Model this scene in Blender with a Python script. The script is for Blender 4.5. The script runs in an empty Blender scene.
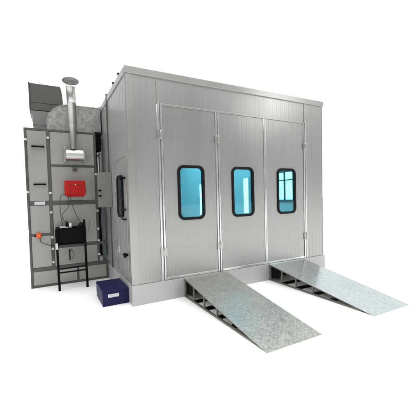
import bpy, math, random
from mathutils import Vector, Matrix
random.seed(7)
sc = bpy.context.scene
# ------------------------------------------------------------------ camera
cam = bpy.data.cameras.new('camera'); co = bpy.data.objects.new('camera', cam)
sc.collection.objects.link(co); sc.camera = co
cam.sensor_width = 36; cam.lens = 25.73; cam.clip_end = 2000; cam.clip_start = .05
rt = Vector((0.87778575, -0.47836681, -0.02563927)); up = Vector((0.04167619, 0.02293746, 0.99886784))
fw = Vector((0.47723713, 0.8778605, -0.04007068))
co.matrix_world = Matrix(((rt.x, up.x, -fw.x, -1.00535), (rt.y, up.y, -fw.y, -4.16176), (rt.z, up.z, -fw.z, 1.48216), (0, 0, 0, 1)))
# ------------------------------------------------------------------ white studio surround + lamps
w = bpy.data.worlds.new('World'); sc.world = w; w.use_nodes = True
nt = w.node_tree; bg = nt.nodes['Background']
tc = nt.nodes.new('ShaderNodeTexCoord')
dt = nt.nodes.new('ShaderNodeVectorMath'); dt.operation = 'DOT_PRODUCT'; dt.inputs[1].default_value = (0.66, 0.76, 0.12)
nt.links.new(tc.outputs['Generated'], dt.inputs[0])
rp = nt.nodes.new('ShaderNodeValToRGB')
mr = nt.nodes.new('ShaderNodeMapRange'); mr.inputs[1].default_value = -1; mr.inputs[2].default_value = 1
nt.links.new(dt.outputs['Value'], mr.inputs[0]); nt.links.new(mr.outputs[0], rp.inputs[0])
e = rp.color_ramp.elements
e[0].position = 0.05; e[0].color = (.13, .13, .128, 1); e[1].position = .60; e[1].color = (1.05, 1.05, 1.05, 1)
m_ = rp.color_ramp.elements.new(.42); m_.color = (.20, .20, .198, 1)
# brighter spot added low in the surround for glare on the far ramp, beyond the right side of the booth
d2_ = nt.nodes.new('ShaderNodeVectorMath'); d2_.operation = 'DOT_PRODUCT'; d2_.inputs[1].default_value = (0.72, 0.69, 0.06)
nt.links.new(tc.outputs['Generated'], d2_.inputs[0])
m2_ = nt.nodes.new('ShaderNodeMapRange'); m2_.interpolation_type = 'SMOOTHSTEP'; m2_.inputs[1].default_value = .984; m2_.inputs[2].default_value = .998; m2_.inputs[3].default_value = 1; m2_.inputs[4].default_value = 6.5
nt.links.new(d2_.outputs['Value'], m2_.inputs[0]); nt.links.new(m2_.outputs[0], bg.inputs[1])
nt.links.new(rp.outputs[0], bg.inputs[0])
def area(name, loc, target, size, power, col=(1, 1, 1)):
    l = bpy.data.lights.new(name, 'AREA'); l.shape = 'SQUARE'; l.size = size; l.energy = power; l.color = col
    o = bpy.data.objects.new(name, l); sc.collection.objects.link(o); o.location = loc
    o.rotation_euler = (Vector(target) - Vector(loc)).to_track_quat('-Z', 'Y').to_euler(); return o
sl = bpy.data.lights.new('overhead_softlight', 'SUN'); sl.energy = 4.2; sl.angle = math.radians(110); sl.color = (1, 1, 1)
so = bpy.data.objects.new('overhead_softlight', sl); sc.collection.objects.link(so); so.location = (0, 0, 12); so.rotation_euler = (math.radians(14), math.radians(-6), 0)
area('hall_lamp', (7.6, -6.0, 5.5), (2.4, 0, 2.9), 1.2, 50)
sc.view_settings.view_transform = 'Standard'; sc.view_settings.look = 'None'
sc.view_settings.exposure = 0; sc.view_settings.gamma = 1
sc.render.engine = 'CYCLES'

# ------------------------------------------------------------------ materials
def mat(name, col, rough=.5, metal=0., var=.06, scale=6., stretch=(1, 1, 1), bump=0., bscale=60., rvar=.08, spec=.5, dirt=0.):
    m = bpy.data.materials.new(name); m.use_nodes = True; n = m.node_tree; b = n.nodes['Principled BSDF']
    b.inputs['Metallic'].default_value = metal; b.inputs['Specular IOR Level'].default_value = spec
    t = n.nodes.new('ShaderNodeTexCoord'); mp = n.nodes.new('ShaderNodeMapping'); mp.inputs['Scale'].default_value = stretch
    n.links.new(t.outputs['Object'], mp.inputs[0])
    no = n.nodes.new('ShaderNodeTexNoise'); no.inputs['Scale'].default_value = scale; no.inputs['Detail'].default_value = 5
    n.links.new(mp.outputs[0], no.inputs[0])
    r = n.nodes.new('ShaderNodeMapRange'); r.inputs[1].default_value = .3; r.inputs[2].default_value = .7
    r.inputs[3].default_value = 1 - var; r.inputs[4].default_value = 1 + var
    n.links.new(no.outputs['Fac'], r.inputs[0])
    mx = n.nodes.new('ShaderNodeVectorMath'); mx.operation = 'SCALE'; mx.inputs[0].default_value = col
    n.links.new(r.outputs[0], mx.inputs['Scale'])
    last = mx.outputs[0]
    if dirt:
        n2 = n.nodes.new('ShaderNodeTexNoise'); n2.inputs['Scale'].default_value = 2.3; n2.inputs['Detail'].default_value = 9; n2.inputs['Roughness'].default_value = .7
        n.links.new(mp.outputs[0], n2.inputs[0])
        r2 = n.nodes.new('ShaderNodeMapRange'); r2.inputs[1].default_value = .52; r2.inputs[2].default_value = .72; r2.inputs[3].default_value = 1; r2.inputs[4].default_value = 1 - dirt
        n.links.new(n2.outputs['Fac'], r2.inputs[0])
        m2 = n.nodes.new('ShaderNodeVectorMath'); m2.operation = 'SCALE'; n.links.new(last, m2.inputs[0]); n.links.new(r2.outputs[0], m2.inputs['Scale']); last = m2.outputs[0]
    n.links.new(last, b.inputs['Base Color'])
    rr = n.nodes.new('ShaderNodeMapRange'); rr.inputs[1].default_value = .3; rr.inputs[2].default_value = .7
    rr.inputs[3].default_value = max(.02, rough - rvar); rr.inputs[4].default_value = rough + rvar
    n.links.new(no.outputs['Fac'], rr.inputs[0]); n.links.new(rr.outputs[0], b.inputs['Roughness'])
    if bump:
        nb = n.nodes.new('ShaderNodeTexNoise'); nb.inputs['Scale'].default_value = bscale; nb.inputs['Detail'].default_value = 3
        n.links.new(mp.outputs[0], nb.inputs[0]); bp = n.nodes.new('ShaderNodeBump'); bp.inputs['Strength'].default_value = bump; bp.inputs['Distance'].default_value = .01
        n.links.new(nb.outputs['Fac'], bp.inputs['Height']); n.links.new(bp.outputs[0], b.inputs['Normal'])
    return m
def label_mat():           # white sticker with rows of small printed marks too small to read
    m = mat('printed_label', (.6, .6, .6), .5); n = m.node_tree; b = n.nodes['Principled BSDF']
    t = n.nodes.new('ShaderNodeTexCoord'); sp = n.nodes.new('ShaderNodeSeparateXYZ'); n.links.new(t.outputs['Generated'], sp.inputs[0])
    def math_(op, a, v=None, v2=None):
        q = n.nodes.new('ShaderNodeMath'); q.operation = op
        for i, x in enumerate((a, v, v2)):
            if x is None: continue
            if isinstance(x, (int, float)): q.inputs[i].default_value = x
            else: n.links.new(x, q.inputs[i])
        return q.outputs[0]
    no = n.nodes.new('ShaderNodeTexNoise'); no.inputs['Scale'].default_value = 22; mp = n.nodes.new('ShaderNodeMapping'); mp.inputs['Scale'].default_value = (1, 1, .25)
    n.links.new(t.outputs['Generated'], mp.inputs[0]); n.links.new(mp.outputs[0], no.inputs[0])
    row = math_('GREATER_THAN', math_('SINE', math_('MULTIPLY', sp.outputs[2], 14.0)), .25)
    mk = math_('MULTIPLY', math_('MULTIPLY', math_('GREATER_THAN', no.outputs['Fac'], .5), row), math_('LESS_THAN', math_('ABSOLUTE', math_('SUBTRACT', sp.outputs[0], .5)), .42))
    mx = n.nodes.new('ShaderNodeMix'); mx.data_type = 'RGBA'; n.links.new(mk, mx.inputs[0]); mx.inputs[6].default_value = (.58, .58, .58, 1); mx.inputs[7].default_value = (.22, .24, .30, 1)
    n.links.new(mx.outputs[2], b.inputs['Base Color']); return m
def emit(name, col, s):
    m = bpy.data.materials.new(name); m.use_nodes = True; b = m.node_tree.nodes['Principled BSDF']
    b.inputs['Base Color'].default_value = (*col, 1); b.inputs['Emission Color'].default_value = (*col, 1); b.inputs['Emission Strength'].default_value = s; return m
def glass(name, tint, refl=.1):
    m = bpy.data.materials.new(name); m.use_nodes = True; n = m.node_tree; n.nodes.clear()
    o = n.nodes.new('ShaderNodeOutputMaterial'); t = n.nodes.new('ShaderNodeBsdfTransparent'); t.inputs[0].default_value = (*tint, 1)
    g = n.nodes.new('ShaderNodeBsdfGlossy'); g.inputs['Roughness'].default_value = .03
    lw = n.nodes.new('ShaderNodeLayerWeight'); pw = n.nodes.new('ShaderNodeMath'); pw.operation = 'POWER'; pw.inputs[1].default_value = 4
    n.links.new(lw.outputs['Facing'], pw.inputs[0]); f = n.nodes.new('ShaderNodeMath'); f.operation = 'MULTIPLY_ADD'; f.inputs[1].default_value = .6; f.inputs[2].default_value = .03
    n.links.new(pw.outputs[0], f.inputs[0])
    x = n.nodes.new('ShaderNodeMixShader'); n.links.new(f.outputs[0], x.inputs[0]); n.links.new(t.outputs[0], x.inputs[1]); n.links.new(g.outputs[0], x.inputs[2])
    n.links.new(x.outputs[0], o.inputs[0]); return m
M = dict(
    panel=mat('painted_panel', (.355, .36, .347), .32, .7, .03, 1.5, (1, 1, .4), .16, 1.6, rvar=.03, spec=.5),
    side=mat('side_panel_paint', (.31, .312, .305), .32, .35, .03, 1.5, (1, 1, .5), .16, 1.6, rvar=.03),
    base=mat('base_sheet', (.40, .40, .392), .42, .1, .03, 3, (1, 1, 1), .08, 3, rvar=.05, dirt=.08),
    coping=mat('coping_sheet', (.345, .35, .335), .32, .68, .02, 2, (1, 1, 1), .03, 5, rvar=.03),
    trim=mat('aluminium_trim', (.68, .69, .68), .24, .85, .03, 4, (1, 1, 1), 0, 10, rvar=.03),
    corner=mat('corner_profile', (.36, .358, .345), .28, .6, .02, 3, (1, 1, 1), 0, 5, rvar=.03),
    inner=mat('interior_white', (.75, .76, .76), .6, 0, .03),
    cab=mat('cabinet_panel', (.30, .30, .283), .34, .25, .045, 1.8, (1, 1, .6), .14, 2, dirt=.04),
    frame=mat('cabinet_frame', (.08, .083, .076), .42, .3, .10, 10, (1, 1, 1), .05, 30, dirt=.1),
    galv=mat('galvanised_sheet', (.38, .39, .372), .34, .8, .14, 22, (1, 1, 1), .08, 8, rvar=.06),
    duct=mat('dark_shaded_sheet', (.075, .078, .07), .5, .3, .06, 4, (1, 1, 1), .08, 6, dirt=.08),  # dark tone paints in the duct's shade; also used on the dark seam flanges
    duct2=mat('grey_duct_sheet', (.17, .175, .165), .5, .3, .06, 4, (1, 1, 1), .08, 6, dirt=.08),
    steel=mat('polished_steel', (.47, .47, .455), .30, .95, .06, 7, (1, 1, 2), 0, 8, rvar=.04),
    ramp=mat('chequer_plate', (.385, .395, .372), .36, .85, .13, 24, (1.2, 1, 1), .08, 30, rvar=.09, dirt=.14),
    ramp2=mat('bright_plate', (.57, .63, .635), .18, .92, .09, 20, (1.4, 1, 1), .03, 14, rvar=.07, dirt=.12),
    rampframe=mat('ramp_frame_steel', (.16, .15, .125), .5, .4, .2, 20, (1, 1, 1), .1, 50, dirt=.2),
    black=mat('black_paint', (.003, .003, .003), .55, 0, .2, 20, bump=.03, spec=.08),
    rubber=mat('black_rubber', (.004, .005, .006), .5, 0, .1, 30, spec=.15),
    red=mat('red_enamel', (.36, .008, .006), .45, 0, .06, 8, bump=.03, spec=.2),
    darkred=mat('dark_red', (.10, .006, .005), .5), orange=mat('orange_plastic', (.65, .11, .02), .4),
    white=mat('white_plastic', (.60, .60, .58), .45), navy=mat('navy_board', (.008, .008, .052), .5, 0, .12, 9, bump=.08, dirt=.15, spec=.2),
    grey=mat('grey_box_paint', (.17, .17, .16), .45, .1, .03, 4, bump=.04), dark=mat('recess_shade', (.04, .042, .042), .5, .4, .1, 5, bump=.1),  # recess colour is kept dark to stand for shade in the gap
    blue=mat('bluish_sheet', (.13, .15, .155), .35, .7, .1, 7, (1, 1, .5), .1, 8), cable=mat('cable', (.03, .03, .03), .5),
    label=label_mat(), ground=mat('white_floor', (.93, .93, .93), .7, 0, .005),
    lamp=emit('lamp_tube', (1, 1, 1), 4.0), ceil=emit('ceiling_lamp', (.95, 1, 1), 8.5),
    glass=glass('cyan_glass', (.38, .785, .90)), clear=glass('clear_glass', (.80, .88, .90)))

# ------------------------------------------------------------------ mesh helpers
class MB:
    def __init__(s): s.v = []; s.f = []; s.sm = []
    def add(s, vs, fs, smooth=False):
        o = len(s.v); s.v += [tuple(v) for v in vs]; s.f += [tuple(i + o for i in f) for f in fs]; s.sm += [smooth] * len(fs); return s
    def box(s, x0, x1, y0, y1, z0, z1):
        vs = [(x, y, z) for z in (z0, z1) for y in (y0, y1) for x in (x0, x1)]
        return s.add(vs, [(0, 2, 3, 1), (4, 5, 7, 6), (0, 1, 5, 4), (2, 6, 7, 3), (0, 4, 6, 2), (1, 3, 7, 5)])
    def bar(s, a, b, wd, ht, upv=(0, 0, 1)):
        a = Vector(a); b = Vector(b); d = (b - a).normalized(); x = d.cross(Vector(upv)).normalized(); y = x.cross(d)
        vs = [p + x * (i * wd / 2) + y * (j * ht / 2) for p in (a, b) for i, j in ((-1, -1), (1, -1), (1, 1), (-1, 1))]
        return s.add(vs, [(3, 2, 1, 0), (4, 5, 6, 7), (0, 1, 5, 4), (1, 2, 6, 5), (2, 3, 7, 6), (3, 0, 4, 7)])
    def tube(s, pts, r, n=12, r2=None):
        pts = [Vector(p) for p in pts]; k = len(pts); vs = []; fs = []; ref = None
        for i, p in enumerate(pts):
            d = (pts[min(i + 1, k - 1)] - pts[max(i - 1, 0)]).normalized()
            if ref is None: ref = d.orthogonal().normalized()
            x = (ref - d * ref.dot(d)).normalized(); ref = x; y = d.cross(x)
            rr = r if r2 is None else r + (r2 - r) * i / (k - 1)
            vs += [p + x * rr * math.cos(2 * math.pi * j / n) + y * rr * math.sin(2 * math.pi * j / n) for j in range(n)]
        for i in range(k - 1):
            for j in range(n): fs.append((i * n + j, i * n + (j + 1) % n, (i + 1) * n + (j + 1) % n, (i + 1) * n + j))
        s.add(vs, fs, True); o = len(s.v) - len(vs)
        s.f.append(tuple(o + j for j in reversed(range(n)))); s.f.append(tuple(o + (k - 1) * n + j for j in range(n))); s.sm += [False, False]; return s
    def lathe(s, c, prof, n=32):                     # prof = [(r, z)] about a vertical axis through c
        vs = []; fs = []
        for r, z in prof: vs += [(c[0] + r * math.cos(2 * math.pi * j / n), c[1] + r * math.sin(2 * math.pi * j / n), c[2] + z) for j in range(n)]
        for i in range(len(prof) - 1):
            for j in range(n): fs.append((i * n + j, i * n + (j + 1) % n, (i + 1) * n + (j + 1) % n, (i + 1) * n + j))
        return s.add(vs, fs, True)
    def prism(s, poly, ax, a, b):                    # poly in the two other axes, extruded along ax from a to b
        def P(p, t):
            return {'x': (t, p[0], p[1]), 'y': (p[0], t, p[1]), 'z': (p[0], p[1], t)}[ax]
        n = len(poly); vs = [P(p, a) for p in poly] + [P(p, b) for p in poly]
        return s.add(vs, [tuple(range(n)), tuple(reversed(range(n, 2 * n)))] + [(i, n + i, n + (i + 1) % n, (i + 1) % n) for i in range(n)])
    def ring(s, outer, inner, ax, a, b, bev=0):      # closed frame between two outlines with the same count
        def P(p, t):
            return {'x': (t, p[0], p[1]), 'y': (p[0], t, p[1])}[ax]
        n = len(outer); vs = [P(p, a) for p in outer] + [P(p, a) for p in inner] + [P(p, b) for p in outer] + [P(p, b) for p in inner]
        fs = []
        for i in range(n):
            j = (i + 1) % n
            fs += [(i, j, n + j, n + i), (2 * n + i, 3 * n + i, 3 * n + j, 2 * n + j), (i, 2 * n + i, 2 * n + j, j), (n + i, n + j, 3 * n + j, 3 * n + i)]
        return s.add(vs, fs)
    def build(s, name, m, parent=None, bev=0, seg=2):
        off = Vector((0, 0, 0)); p = parent
        while p is not None: off += p.location; p = p.parent
        me = bpy.data.meshes.new(name); me.from_pydata([tuple(Vector(v) - off) for v in s.v], [], s.f); me.update()
        import bmesh
        b_ = bmesh.new(); b_.from_mesh(me); bmesh.ops.recalc_face_normals(b_, faces=b_.faces); b_.to_mesh(me); b_.free()
        for p_, sm in zip(me.polygons, s.sm): p_.use_smooth = sm
        me.materials.append(M[m] if isinstance(m, str) else m)
        o = bpy.data.objects.new(name, me); sc.collection.objects.link(o); o.parent = parent
        if bev:
            d = o.modifiers.new('bevel', 'BEVEL'); d.width = bev; d.segments = seg; d.limit_method = 'ANGLE'; d.angle_limit = math.radians(40)
        return o
def rrect(x0, x1, z0, z1, r, n=7):
    out = []
    for cx, cz, a in ((x1 - r, z1 - r, 0), (x0 + r, z1 - r, 90), (x0 + r, z0 + r, 180), (x1 - r, z0 + r, 270)):
        for k in range(n + 1):
            t = math.radians(a + 90 * k / n); out.append((cx + r * math.cos(t), cz + r * math.sin(t)))
    return out
def thing(name, label, cat, loc, group=None):
    o = bpy.data.objects.new(name, None); sc.collection.objects.link(o); o.location = loc; o.empty_display_size = .2
    o['label'] = label; o['category'] = cat
    if group: o['group'] = group
    return o
def tag(o, label, cat, group=None):
    o['label'] = label; o['category'] = cat
    if group: o['group'] = group
    return o
PITCH = .095
def ribbed(mb, x0, x1, z0, z1, y, th=.05, pitch=PITCH, gw=.010, gd=.0019, axis='y', sign=-1):
    """panel whose outer face lies at y (or x) with narrow vertical grooves; thickness goes inwards"""
    prof = [(x0, y)]
    k = math.ceil((x0 + gw) / (pitch / 2))
    while k * pitch / 2 < x1 - gw:
        g = k * pitch / 2; wd, dp = (gw, gd) if k % 2 == 0 else (gw * .55, gd * .4)
        prof += [(g - wd / 2, y), (g - wd / 4, y - dp), (g + wd / 4, y - dp), (g + wd / 2, y)]; k += 1
    prof += [(x1, y), (x1, y + th), (x0, y + th)]
    if axis == 'x': prof = [(b, a) for a, b in prof]
    mb.prism(prof, 'z', z0, z1)

# ------------------------------------------------------------------ ground
g = MB(); g.add([(-80, -60, 0), (100, -60, 0), (100, 120, 0), (-80, 120, 0)], [(0, 1, 2, 3)])
g = g.build('ground', 'ground'); g['kind'] = 'structure'; g['label'] = 'plain white ground'

# ------------------------------------------------------------------ spray booth
W, H, B, D = 3.80, 3.30, .29, 7.0
booth = thing('spray_booth', 'large grey ribbed metal spray booth with three front door leaves and blue windows', 'spray booth', (0, 0, 0))
T = .06
DX = [.47, 1.42, 2.37, 3.33]; DT = 2.85
# base plinth (four sides)
mb = MB(); mb.box(-.012, W + .028, -.022, .04, 0, B - .004); mb.box(-.012, .05, .041, D, 0, B - .004); mb.box(W - .03, W + .028, .041, D, 0, B - .004); mb.box(.051, W - .031, D - .06, D, 0, B - .004)
base = mb.build('base', 'base', booth, .004)
mb = MB(); mb.box(.06, W - .06, .06, D - .08, B - .06, B - .01); mb.build('floor_deck', 'inner', booth)
# front wall: left panel, right panel, header
for a_, b_ in ((.095, DX[0] - .042), (DX[3] + .042, W - .012)):
    mb = MB(); ribbed(mb, a_, b_, B, 3.22, 0); mb.build('front_panel', 'panel', booth)
mb = MB(); ribbed(mb, DX[0] - .04, DX[3] + .04, DT + .008, 3.22, .002, gd=.0008, gw=.008)
mb.build('header_panel', 'panel', booth)
# corner profiles
def cornerpoly(cx, sgn):
    r = .03; pts = [(cx + sgn * .095, -.006)]
    for k in range(7):
        a = math.radians(90 * k / 6); pts.append((cx + sgn * (r - .006 - r * math.sin(a)), -.006 + r - r * math.cos(a)))
    pts += [(cx - sgn * .006, .05), (cx + sgn * .05, .05), (cx + sgn * .095, .04)]
    return pts
MB().prism(cornerpoly(0, 1), 'z', B, 3.215).build('corner_profile', 'corner', booth)
mb = MB(); mb.box(W - .011, W + .008, -.004, .1, B, 3.215); mb.build('corner_profile', 'panel', booth, .003)
# left wall, ribbed, with opening for the side window
SY0, SY1, SZ0, SZ1 = .34, .70, 1.22, 1.86
mb = MB()
for (a, b, z0, z1) in ((.051, SY0 + .03, B, 3.2), (SY1 - .03, 1.345, B, 3.2), (SY0 + .03, SY1 - .03, B, SZ0 + .03), (SY0 + .03, SY1 - .03, SZ1 - .03, 3.2), (1.375, 2.6, B, 3.2), (2.63, D, B, 3.2)):
    ribbed(mb, a, b, z0, z1, 0, T, axis='x', pitch=.19, gd=.002)
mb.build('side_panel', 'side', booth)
MB().box(-.022, .05, 1.347, 1.373, B, 3.345).build('seam_flange', 'duct', booth, .003); MB().box(-.015, .05, 2.602, 2.628, B, 3.33).build('seam_flange', 'duct', booth, .003)
# right wall with its own window opening, back wall, roof
RY0, RY1, RZ0, RZ1 = .70, 1.5, 1.36, 2.05
mb = MB(); mb.box(W - T, W, .05, RY0, B, 3.2); mb.box(W - T, W, RY1, D, B, 3.2); mb.box(W - T, W, RY0, RY1, B, RZ0); mb.box(W - T, W, RY0, RY1, RZ1, 3.2)
mb.build('side_panel', 'inner', booth)
mb = MB(); f_ = rrect(RY0, RY1, RZ0, RZ1, .01)
mb.ring(rrect(RY0 - .02, RY1 + .02, RZ0 - .02, RZ1 + .02, .03), rrect(RY0 + .03, RY1 - .03, RZ0 + .03, RZ1 - .03, .02), 'x', W - T - .015, W + .01)
mb.box(W - .05, W - .02, 1.02, 1.05, RZ0, RZ1); mb.box(W - .05, W - .02, RY0, RY1, 1.83, 1.855)
mb.bar((W - .03, .72, 1.95), (W - .03, 1.45, 1.45), .005, .006)
rwf = mb.build('window_frame', 'duct2', booth)
mb = MB(); mb.box(W - .018, W - .012, RY0, RY1, RZ0, RZ1); mb.build('window_pane', 'clear', rwf)
mb = MB(); mb.box(.06, W - .06, D - .06, D - .002, B, 3.2); mb.build('back_wall', 'inner', booth)
mb = MB(); mb.box(.06, W - .06, .065, D - .01, 3.202, 3.25); mb.build('roof', 'inner', booth)
# cornice: sheet-metal coping round the top
mb = MB(); mb.box(-.010, W + .024, -.024, .06, 3.206, 3.302); mb.build('cornice', 'coping', booth, .006)
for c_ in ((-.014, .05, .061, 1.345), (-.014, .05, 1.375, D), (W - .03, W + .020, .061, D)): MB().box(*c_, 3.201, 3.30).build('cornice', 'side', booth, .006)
for yy in (.40, .79):
    mb = MB(); mb.lathe((.0, yy, 3.30), [(.0, .0), (.011, .0), (.011, .03), (.018, .032), (.016, .05), (0, .052)], 10); mb.build('bolt', 'black', booth)
# trims between the leaves: pairs of bright aluminium strips with a dark gap
def strips(x, z0, z1, pair=True):
    mb = MB()
    if pair:
        mb.box(x - .036, x - .009, -.012, .03, z0, z1); mb.box(x + .009, x + .034, -.010, .03, z0, z1)
    else:
        mb.box(x - .024, x - .003, -.010, .03, z0, z1); mb.box(x + .003, x + .024, -.008, .03, z0, z1)
    t = mb.build('door_trim', 'trim', booth, .004)
    MB().box(x - .008, x + .008, .002, .012, z0, z1).build('gap_seal', 'grey', t)
    return t
strips(DX[0], B, DT + .005); strips(DX[1], B, DT - .019); strips(DX[2], B, DT - .019, False); strips(DX[3], B, DT + .005)
MB().box(DX[0] - .041, DX[0] - .012, -.006, .0015, DT + .006, 3.215).build('post_cover', 'coping', booth, .003)
MB().box(DX[3] - .02, DX[3] + .041, -.006, .0015, DT + .006, 3.215).build('post_cover', 'coping', booth, .003)
MB().box(DX[0] + .012, DX[3] - .012, -.014, .05, DT - .018, DT + .006).build('door_lintel', 'coping', booth, .004)
# door leaves
def door(x0, x1, wx):
    a, b = x0 + .043 if x0 != DX[2] else x0 + .026, x1 - .043 if x1 != DX[2] else x1 - .026
    z0, z1 = B + .042, DT - .019; wz0, wz1 = 1.158, 1.985; w0, w1 = wx - .225, wx + .225
    mb = MB()
    ribbed(mb, a, w0 + .03, z0, z1, 0); ribbed(mb, w1 - .03, b, z0, z1, 0)
    ribbed(mb, w0 + .03, w1 - .03, z0, wz0 + .03, 0); ribbed(mb, w0 + .03, w1 - .03, wz1 - .03, z1, 0)
    d = mb.build('door', 'panel', booth)
    MB().box(a, b, -.008, .05, B + .003, z0 - .001).build('bottom_rail', 'trim', d, .004)
    mb = MB(); mb.ring(rrect(w0, w1, wz0, wz1, .1), rrect(w0 + .042, w1 - .042, wz0 + .042, wz1 - .042, .062), 'y', -.02, .03)
    fr = mb.build('window_frame', 'rubber', d, .008, 3)
    MB().prism(rrect(w0 + .035, w1 - .035, wz0 + .035, wz1 - .035, .065), 'y', -.008, -.003).build('window_pane', 'glass', fr)
    return d
door(DX[0], DX[1], .945); door(DX[1], DX[2], 1.897); door(DX[2], DX[3], 2.86)
def hinge(x, z):
    mb = MB(); mb.box(x - .048, x - .010, -.019, -.012, z - .062, z + .062); mb.box(x + .010, x + .048, -.019, -.012, z - .062, z + .062)
    mb.tube([(x, -.022, z - .066), (x, -.022, z + .066)], .011, 12)
    for sx in (-.03, .03):
        for sz in (-.04, 0, .04): mb.tube([(x + sx, -.018, z + sz), (x + sx, -.023, z + sz)], .006, 8)
    mb.build('hinge', 'steel', booth, .002)
for x in (DX[0] + .003, DX[1], DX[3]):
    for z in (2.41, .71): hinge(x, z)
# side personnel door: outline trim, window, knobs
mb = MB()
for (y0, y1, z0, z1) in ((.115, .123, B + .02, 2.11), (.912, .92, B + .02, 2.11), (.123, .912, 2.102, 2.11)): mb.box(-.004, .001, y0, y1, z0, z1)
sd = mb.build('door_outline', 'duct2', booth)
mb = MB(); mb.ring(rrect(SY0, SY1, SZ0, SZ1, .1), rrect(SY0 + .042, SY1 - .042, SZ0 + .042, SZ1 - .042, .062), 'x', -.032, .062)
sf = mb.build('window_frame', 'rubber', booth, .008, 3)
MB().prism(rrect(SY0 + .035, SY1 - .035, SZ0 + .035, SZ1 - .035, .065), 'x', -.022, -.017).build('window_pane', 'glass', sf)
mb = MB(); mb.tube([(-.0, .215, 1.80), (-.05, .215, 1.80)], .016, 12); mb.tube([(-.045, .215, 1.80), (-.075, .215, 1.80)], .036, 16)
mb.tube([(-.035, .35, 1.80), (-.035, .21, 1.80)], .016, 10)
mb.build('door_knob', 'black', booth, .003)
for z in (1.345, 1.205):
    MB().tube([(-.03, .36, z), (-.03, .20, z), (-.01, .19, z)], .012, 10).build('latch_arm', 'black', booth)
mb = MB(); mb.tube([(0, .20, .69), (-.035, .20, .69)], .018, 12); mb.tube([(-.03, .20, .69), (-.06, .20, .69)], .038, 16); mb.tube([(-.045, .20, .69), (-.045, .30, .685)], .014, 8)
mb.build('door_lock', 'black', booth, .003)
MB().box(-.006, -.0005, .77, .81, .64, .74).build('label_plate', 'white', booth)
MB().box(-.012, 0, .905, .925, 1.62, 1.80).build('door_hinge', 'trim', booth, .002)
# lamps inside the booth
for y0, y1, z0, z1 in ((4.95, 5.2, .9, 1.95), (2.35, 2.55, 1.06, 1.98)):
    fx = MB().box(W - T - .04, W - T - .001, y0 - .03, y1 + .03, z0 - .03, z1 + .03).build('wall_lamp', 'inner', booth)
    MB().box(W - T - .046, W - T - .041, y0, y1, z0, z1).build('lamp_tube', 'lamp', fx)
for x in (.8, 2.9): MB().box(x - .15, x + .15, .6, 6.4, 3.15, 3.19).build('ceiling_lamp', 'ceil', booth)

# ------------------------------------------------------------------ ramps
def ramp(x0t, x1t, x0b, x1b, L, label, pm='ramp', bump=1.):
    r = thing('loading_ramp', label, 'ramp', ((x0t + x1t) / 2, -L / 2, 0), 'ramps leading up to the booth doors')
    zt = B + .004; y0 = -.026
    def S(u, v, h=0):     # u across, v along the slope, h above the surface
        a = x0t + (x1t - x0t) * u; b = x0b + (x1b - x0b) * u
        return (a + (b - a) * v, y0 + (-L - y0) * v, zt * (1 - v) + .006 * v + h)
    mb = MB()
    vs = [S(0, 0), S(1, 0), S(1, 1), S(0, 1)]; lo = [(x, y, z - .006) for x, y, z in vs]
    mb.add(vs + lo, [(0, 1, 2, 3), (7, 6, 5, 4), (0, 4, 5, 1), (1, 5, 6, 2), (2, 6, 7, 3), (3, 7, 4, 0)])
    plate = mb.build('deck_plate', pm, r)
    # raised lozenges of the chequer plate, alternating direction
    mb = MB(); nu, nv = 27, 70; wd = x1t - x0t
    for i in range(nu):
        for j in range(nv):
            u = (i + .5) / nu; v = (j + .5) / nv
            if v > .985 or random.random() < .04 + .6 * max(0, .5 - v): continue
            c = Vector(S(u, v, .0)); t = math.radians(45 if (i + j) % 2 else -45); a = Vector((math.cos(t), math.sin(t) * .99, -math.sin(t) * -.145)); n = Vector((-math.sin(t), math.cos(t) * .99, math.cos(t) * .145))
            a.z = a.y * .147; n.z = n.y * .147
            hgt = Vector((0, 0, bump * (.0006 + .0006 * random.random()) * (.4 + .6 * v)))
            l, k = .011, .0036
            mb.add([c - a * l, c + n * k, c + a * l, c - n * k, c - a * l * .4 + hgt, c + a * l * .4 + hgt], [(0, 4, 1), (1, 4, 5), (1, 5, 2), (2, 5, 3), (3, 5, 4), (3, 4, 0)])
    mb.build('tread_pattern', pm, plate)
    # side trusses
    for u in (0, 1):
        s_ = 1 if u == 0 else -1
        def Q(v, h): p = S(u, v, h); return (p[0] + s_ * .018, p[1], p[2])
        def G(v): p = S(u, v); return (p[0] + s_ * .018, p[1], .014)
        mb = MB(); mb.bar(Q(0, -.018), Q(.97, -.012), .026, .02); mb.bar(G(0), G(.93), .026, .02)
        for v in (.012, .16, .325, .50): mb.bar(Q(v, -.024), G(v), .022, .024, (0, 1, 0))
        mb.build('side_truss', 'rampframe', r, .002)
    for v in (.16, .325, .50, .66):
        a = S(0, v); b = S(1, v)
        MB().box(a[0] + .034, b[0] - .034, a[1] - .05, a[1] + .012, .006, .03).build('cross_member', 'black', r)
        MB().box(a[0] + .034, b[0] - .034, a[1] - .014, a[1] + .014, a[2] - .036, a[2] - .012).build('deck_support', 'rampframe', r)
    a = S(0, 0); b = S(1, 0); mb = MB(); mb.box(a[0] + .036, b[0] - .036, -.052, -.028, .05, .27)
    mb.prism([(-.053, .045), (-.053, .25), (-.10, .25), (-.27, .235), (-.27, .07)], 'x', a[0] + .034, a[0] + .042)
    mb.build('end_plate', 'black', r)
    return r
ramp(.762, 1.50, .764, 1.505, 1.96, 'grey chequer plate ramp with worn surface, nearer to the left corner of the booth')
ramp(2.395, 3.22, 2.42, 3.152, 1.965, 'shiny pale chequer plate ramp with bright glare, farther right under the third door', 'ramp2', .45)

# ------------------------------------------------------------------ heating unit cabinet
XL, XR, Y, HU = -1.294, -.155, 1.80, 2.75
unit = thing('heating_cabinet', 'tall grey panelled heating unit with dark frame beside the booth', 'heating unit', ((XL + XR) / 2, Y, 0))
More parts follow.
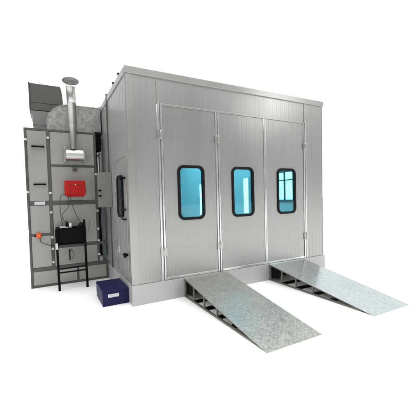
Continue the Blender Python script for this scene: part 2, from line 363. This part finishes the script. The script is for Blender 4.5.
# carcass panels behind, frame in front
mb = MB()
mb.box(XL + .004, XR - .004, Y + .03, 3.0, .02, HU - .01)
mb.build('carcass', 'cab', unit)
def fbar(x0, x1, z0, z1, d=0): return MB().box(x0, x1, Y - d, Y + .029, z0, z1)
DV = -.937
bars = [(XL, XL + .035, 0, HU), (DV - .022, DV + .022, .345, HU - .036), (XR - .035, XR, .345, HU - .036)]
bars += [(-.045, -.012, .036, .279), (-.56, -.535, .036, .279)]
for b_ in bars: MB().box(b_[0], b_[1], Y, Y + .029, b_[2], b_[3]).build('frame_post', 'frame', unit, .003)
for b_ in ((XL + .036, XR, HU - .035, HU), (XL + .036, XR, 1.43, 1.50), (DV + .023, XR - .036, 2.105, 2.14), (XL + .036, DV - .023, .90, .935), (DV + .023, -.012, .665, .72), (XL + .036, -.012, .28, .344), (XL + .036, -.012, 0, .035)):
    MB().box(b_[0], b_[1], Y + .002, Y + .029, b_[2], b_[3]).build('frame_rail', 'frame', unit, .003)
def cpanel(x0, x1, z0, z1):
    return MB().box(x0 + .003, x1 - .003, Y + .008, Y + .028, z0 + .003, z1 - .003).build('panel', 'cab', unit, .004)
p1 = cpanel(XL + .036, DV - .023, 1.50, HU - .036); p2 = cpanel(XL + .036, DV - .023, .936, 1.43); cpanel(XL + .036, DV - .023, .345, .90)
cpanel(DV + .023, XR - .036, 2.14, HU - .036); cpanel(DV + .023, XR - .036, 1.50, 2.105); cpanel(DV + .023, XR - .036, .72, 1.43); p3 = cpanel(DV + .023, XR - .036, .345, .665)
cpanel(XL + .036, -.561, .036, .28); cpanel(-.534, -.046, .036, .28)
def hbar(x0, x1, z, par):
    MB().tube([(x0 + .01, Y + .008, z), (x0 + .01, Y - .03, z), (x1 - .01, Y - .03, z), (x1 - .01, Y + .008, z)], .012, 8).box(x0, x1, Y - .044, Y - .028, z - .014, z + .014).build('handle', 'black', par, .002)
hbar(-1.19, -1.00, 2.435, p1); hbar(-1.185, -.995, 1.79, p1)
MB().box(-.683, -.665, Y - .045, Y - .03, .43, .62).tube([(-.674, Y + .008, .45), (-.674, Y - .03, .45)], .01, 8).tube([(-.674, Y + .008, .60), (-.674, Y - .03, .60)], .01, 8).build('handle', 'black', p3, .002)
MB().tube([(-.655, Y - .01, .62), (-.615, Y - .02, .57), (-.605, Y - .02, .50), (-.635, Y - .01, .43)], .005, 6).build('curved_line', 'grey', p3)  # thin grey curved line beside the handle
# white latches along the posts
mb = None
for (x, zs) in ((XL + .02, (2.55, 1.66)), (DV, (2.60, 1.64, 1.30, .86, .66, .42)), (XR - .014, (1.98, 1.30, .96, .74, .48))):
    for z in zs:
        MB().box(x - .02, x + .02, Y - .012, Y - .001, z - .018, z + .018).tube([(x, Y - .012, z), (x, Y - .024, z)], .012, 10).build('latch', 'white', unit, .003)
MB().box(-1.185, -1.03, Y - .006, Y + .0015, 1.435, 1.495).build('label_plate', 'label', unit, .002)
MB().box(-.15, -.035, 1.93, 2.1, 2.44, 2.79).build('gap_shade_box', 'black', unit, .004)  # black box added to draw the shade on the wall under the duct
# recess between cabinet and booth; dark back panel added for the shade in it
MB().box(XR + .001, -.03, 2.30, 2.34, .36, 2.74).build('recess_shade_panel', 'dark', unit)
MB().box(-.085, -.028, 1.86, 1.92, .345, 1.36).build('narrow_duct', 'blue', unit, .004)
MB().tube([(-.105, 1.95, 1.5), (-.105, 1.95, 2.38)], .032, 16).tube([(-.105, 1.95, 2.36), (-.105, 1.95, 2.40)], .04, 16).build('riser_pipe', 'steel', unit)

# chimney: box on the front of the cabinet, tapering pipe, rain cap
ch = thing('exhaust_chimney', 'shiny steel exhaust pipe with round rain cap rising from the cabinet front', 'chimney', (-.54, 1.72, 2.18))
mb = MB(); pr = []
for k in range(13):
    a = math.radians(-90 - 180 * k / 12); pr.append((1.71 + .10 * math.cos(a) * 1.0, 2.30 + .10 * math.sin(a)))
pr = [(1.79, 2.20)] + [(1.70 - .085 * math.sin(math.radians(180 * k / 12)), 2.20 + .2 * (1 - math.cos(math.radians(180 * k / 12))) / 2) for k in range(13)] + [(1.79, 2.40)]
mb.prism(pr, 'x', -.675, -.385)
hb = mb.build('elbow_box', 'steel', ch, .004)
for p_ in hb.data.polygons: pass
for x0, x1 in ((-.705, -.676), (-.384, -.360)):
    mb = MB(); mb.box(x0, x1, 1.61, 1.797, 2.17, 2.43)
    for z in (2.19, 2.41): mb.tube([((x0 + x1) / 2, 1.612, z), ((x0 + x1) / 2, 1.60, z)], .010, 8)
    mb.build('flange', 'galv', ch, .003)
pc = (-.533, 1.70)
mb = MB(); mb.lathe((-.545, 1.70, 0), [(.050, 2.40), (.052, 2.55), (.066, 2.82), (.072, 2.84), (.072, 3.2), (.075, 3.205), (.075, 3.22), (.073, 3.225), (.077, 3.47), (.082, 3.475), (.082, 3.49), (.07, 3.49), (.05, 3.2)], 32)
mb.build('pipe', 'steel', ch)
mb = MB(); mb.lathe((-.545, 1.70, 3.555), [(.0, .015), (.09, .0), (.132, -.012), (.135, -.008), (.09, .03), (0, .06)], 36)
tl = Matrix.Translation((-.545, 1.70, 3.62)) @ Matrix.Rotation(math.radians(-9), 4, Vector((1, -.12, 0))) @ Matrix.Translation((.545, -1.70, -3.57))
mb.v = [tuple(tl @ Vector(v)) for v in mb.v]
rc = mb.build('rain_cap', 'galv', ch)
for a in range(3):
    t = a * 2.094 + .4; MB().bar((-.545 + .076 * math.cos(t), 1.70 + .076 * math.sin(t), 3.46), (-.545 + .08 * math.cos(t), 1.70 + .08 * math.sin(t), 3.615), .015, .004, (1, 0, 0)).build('cap_strut', 'steel', ch)
MB().tube([(-.53, 1.75, 2.075), (-.53, 1.797, 2.075)], .035, 14).box(-.565, -.495, 1.775, 1.797, 2.03, 2.115).build('sampling_port', 'frame', unit, .004)

# red burner
bu = thing('burner', 'bright red burner box mounted on the cabinet front', 'burner', (-.55, 1.7, 1.56))
MB().box(-.722, -.392, 1.50, 1.70, 1.60, 1.842).prism([(1.50, 1.60), (1.53, 1.565), (1.70, 1.565), (1.70, 1.60)], 'x', -.70, -.412).build('body', 'red', bu, .012, 3)
MB().box(-.60, -.51, 1.701, 1.799, 1.62, 1.80).build('mounting_flange', 'frame', bu)
for x in (-.655, -.46): MB().tube([(x, 1.502, 1.765), (x, 1.494, 1.765)], .011, 12).build('screw', 'darkred', bu)
MB().tube([(-.555, 1.502, 1.77), (-.555, 1.492, 1.77)], .010, 12).build('reset_button', 'white', bu)
for x in (-.605, -.50): MB().box(x - .02, x + .02, 1.495, 1.501, 1.755, 1.775).build('vent_slot', 'darkred', bu)
for x in (-.645, -.52, -.47): MB().box(x - .003, x + .003, 1.493, 1.4995, 1.61, 1.72).build('body_rib', 'red', bu)

# stand with black tank
st = thing('tank_stand', 'black steel stand carrying a black oil tank in front of the cabinet', 'stand', (-.66, 1.4, 0))
mb = MB(); mb.box(-.885, -.452, 1.40, 1.74, .785, 1.045); mb.build('tank', 'black', st, .012, 3)
mb = MB(); mb.box(-.90, -.435, 1.392, 1.75, .757, .782); mb.build('shelf', 'black', st, .003)
for (xb, xt, zt) in ((-.872, -.885, 1.03), (-.440, -.452, 1.17)):
    MB().bar((xb, 1.385, 0), (xt, 1.375, zt), .036, .03, (0, 1, 0)).build('leg', 'black', st, .003)
for z in (.365, .30):
    MB().bar((-.86, 1.387, z), (-.452, 1.387, z + .005), .022, .022).build('crossbar', 'black', st, .002)
for x in (-.87, -.46): MB().bar((x, 1.745, .77), (x, 1.797, .70), .03, .02).build('wall_bracket', 'black', st)
MB().box(-.905, -.87, 1.348, 1.356, .70, .80).build('label_tag', 'white', st)
MB().tube([(-.60, 1.42, 1.046), (-.60, 1.42, 1.06)], .045, 18).build('filler_cap', 'black', st)
o = MB().lathe((-.715, 1.45, 1.045), [(0, 0), (.026, 0), (.026, .065), (.012, .08), (.012, .105), (0, .107)], 16).build('oil_bottle', 'black'); tag(o, 'small black bottle on top of the black tank', 'bottle')
o = MB().lathe((-.665, 1.43, 1.045), [(0, 0), (.024, 0), (.024, .06), (.018, .062), (.018, .075), (0, .076)], 16).build('filter_cup', 'white'); tag(o, 'small white filter cup beside the bottle on the tank', 'filter')
o = MB().lathe((-.495, 1.44, 1.045), [(0, 0), (.03, 0), (.045, .02), (.048, .045), (.035, .07), (0, .078)], 18).build('oil_pump', 'rubber'); tag(o, 'round black pump knob at right end of the tank top', 'pump')
o = MB().box(-.83, -.74, 1.40, 1.48, 1.045, 1.07).box(-.76, -.70, 1.385, 1.40, 1.046, 1.062).build('metal_fitting', 'galv', None, .004); tag(o, 'flat grey metal fitting on left of the tank top', 'fitting')
def curve(p, n=24):
    p = [Vector(q) for q in p]; out = []
    P = [p[0]] + p + [p[-1]]
    for i in range(len(p) - 1):
        a, b, c, d = P[i:i + 4]
        for k in range(n // 2):
            t = k / (n // 2); out.append(.5 * ((2 * b) + (c - a) * t + (2 * a - 5 * b + 4 * c - d) * t * t + (3 * b - a - 3 * c + d) * t ** 3))
    return out + [p[-1]]
cb = [([(-.70, 1.62, 1.58), (-.76, 1.66, 1.60), (-.80, 1.60, 1.50), (-.80, 1.5, 1.25), (-.78, 1.44, 1.065)], 'grey fuel hose looping left from the red burner to the tank'),
      ([(-.66, 1.64, 1.57), (-.67, 1.62, 1.40), (-.78, 1.52, 1.25), (-.72, 1.47, 1.10), (-.715, 1.45, 1.15)], 'thin cable crossing from the red burner to the black bottle'),
      ([(-.63, 1.64, 1.57), (-.62, 1.62, 1.46), (-.56, 1.55, 1.25), (-.50, 1.46, 1.12)], 'thin cable running from the red burner down to the round pump')]
for p_, l_ in cb:
    o = MB().tube(curve(p_), .0055, 6).build('burner_cable', 'cable'); tag(o, l_, 'cable', 'cables under the burner')
o = MB().tube(curve([(-.38, 1.40, 1.15), (-.34, 1.6, 1.12), (-.35, 1.7, .98), (-.44, 1.70, .90)]), .004, 6).build('loose_cable', 'grey'); tag(o, 'pale looped cable right of the stand post', 'cable')

# orange damper motor
ac = thing('damper_actuator', 'small orange actuator knob on the left of the cabinet', 'actuator', (-1.14, 1.78, .9))
MB().box(-1.18, -1.105, 1.72, 1.798, .87, .955).build('body', 'orange', ac, .008)
MB().tube([(-1.14, 1.722, .915), (-1.14, 1.69, .915)], .026, 14).build('knob', 'orange', ac, .003)
MB().tube([(-1.21, 1.77, .905), (-1.181, 1.77, .905)], .012, 8).build('shaft', 'black', ac)
o = MB().tube(curve([(-1.13, 1.75, .87), (-1.11, 1.74, .79), (-1.02, 1.74, .745), (-.93, 1.76, .71), (-.88, 1.45, .735)]), .006, 6).build('actuator_cable', 'cable'); tag(o, 'black cable drooping from the orange actuator to the stand', 'cable')

# grey electrical box on the booth wall
eb = thing('electrical_box', 'plain grey electrical cabinet hung between heating unit and booth side wall', 'electrical box', (-.13, 1.2, 1.37))
MB().box(-.222, -.001, 1.21, 1.34, 1.37, 1.965).build('case', 'grey', eb, .004)
MB().box(-.218, -.004, 1.20, 1.209, 1.376, 1.96).build('door', 'grey', eb, .003)
for z in (1.655, 1.565): MB().tube([(-.225, 1.20, z), (-.19, 1.185, z)], .014, 10).tube([(-.195, 1.199, z), (-.195, 1.175, z)], .014, 10).build('lock', 'black', eb)

# ducts on top
d1 = thing('shaded_duct', 'rectangular air duct standing on the cabinet top at its left, upper part painted dark for shade', 'air duct', (-.93, 2.4, 2.75))
mb = MB(); mb.prism([(-1.187, 3.30), (-.652, 3.30), (-.656, 3.40), (-.662, 3.5), (-.68, 3.60), (-.692, 3.642), (-1.187, 3.642)], 'y', 2.2, 2.85); mb.build('hood', 'duct', d1, .004)
MB().box(-1.205, -1.188, 2.185, 2.86, 3.17, 3.65).build('flange', 'duct', d1, .002)
MB().box(-1.187, -.645, 2.194, 2.856, 3.165, 3.292).build('band', 'duct', d1, .004)
mb = MB(); mb.prism([(-1.19, 3.155), (-1.185, 3.10), (-1.165, 3.06), (-1.155, 3.02), (-1.155, 2.752), (-.72, 2.752), (-.72, 3.02), (-.68, 3.10), (-.66, 3.155)], 'y', 2.2, 2.84); mb.build('transition', 'duct2', d1, .003)
MB().box(-1.162, -.716, 2.19, 2.85, 2.90, 2.925).build('joint', 'duct2', d1, .002)
d2 = thing('elbow_duct', 'galvanised metal duct curving from the cabinet top into the booth side', 'air duct', (-.5, 2.3, 2.75))
pf = [(-.02, 3.265), (-.56, 3.265)] + [(-.56 - .385 * math.sin(math.radians(a)), 2.88 + .385 * math.cos(math.radians(a))) for a in range(8, 91, 8)] + [(-.945, 2.88), (-.945, 2.752), (-.16, 2.752), (-.15, 2.80), (-.02, 2.80)]
MB().prism(pf, 'y', 2.0, 2.6).build('elbow', 'galv', d2, .004)
mb = MB(); oc = [(-.56 - .39 * math.sin(math.radians(a)), 2.88 + .39 * math.cos(math.radians(a))) for a in range(0, 91, 6)]; ic = [(-.56 - .372 * math.sin(math.radians(a)), 2.88 + .372 * math.cos(math.radians(a))) for a in range(90, -1, -6)]
mb.prism(oc + ic, 'y', 1.992, 2.0); mb.box(-.56, -.03, 1.992, 2.0, 3.252, 3.27); mb.build('seam', 'galv', d2, .001)
mb = MB(); mb.box(-.052, -.022, 1.975, 1.9995, 2.78, 3.285); mb.build('flange', 'galv', d2, .002)
mb = MB(); mb.box(-.36, -.352, 1.993, 1.9995, 2.76, 3.25); mb.build('standing_seam', 'galv', d2)

# navy box on the floor
nb = thing('storage_box', 'navy blue box with white label lying on the floor against the booth corner', 'box', (-.19, .45, 0))
MB().box(-.375, -.016, .185, .78, .001, .19).build('body', 'navy', nb, .006)
MB().box(-.379, -.0145, .181, .784, .19, .225).build('lid', 'navy', nb, .006)
MB().box(-.30, -.155, .178, .1845, .12, .168).build('label_plate', 'label', nb)
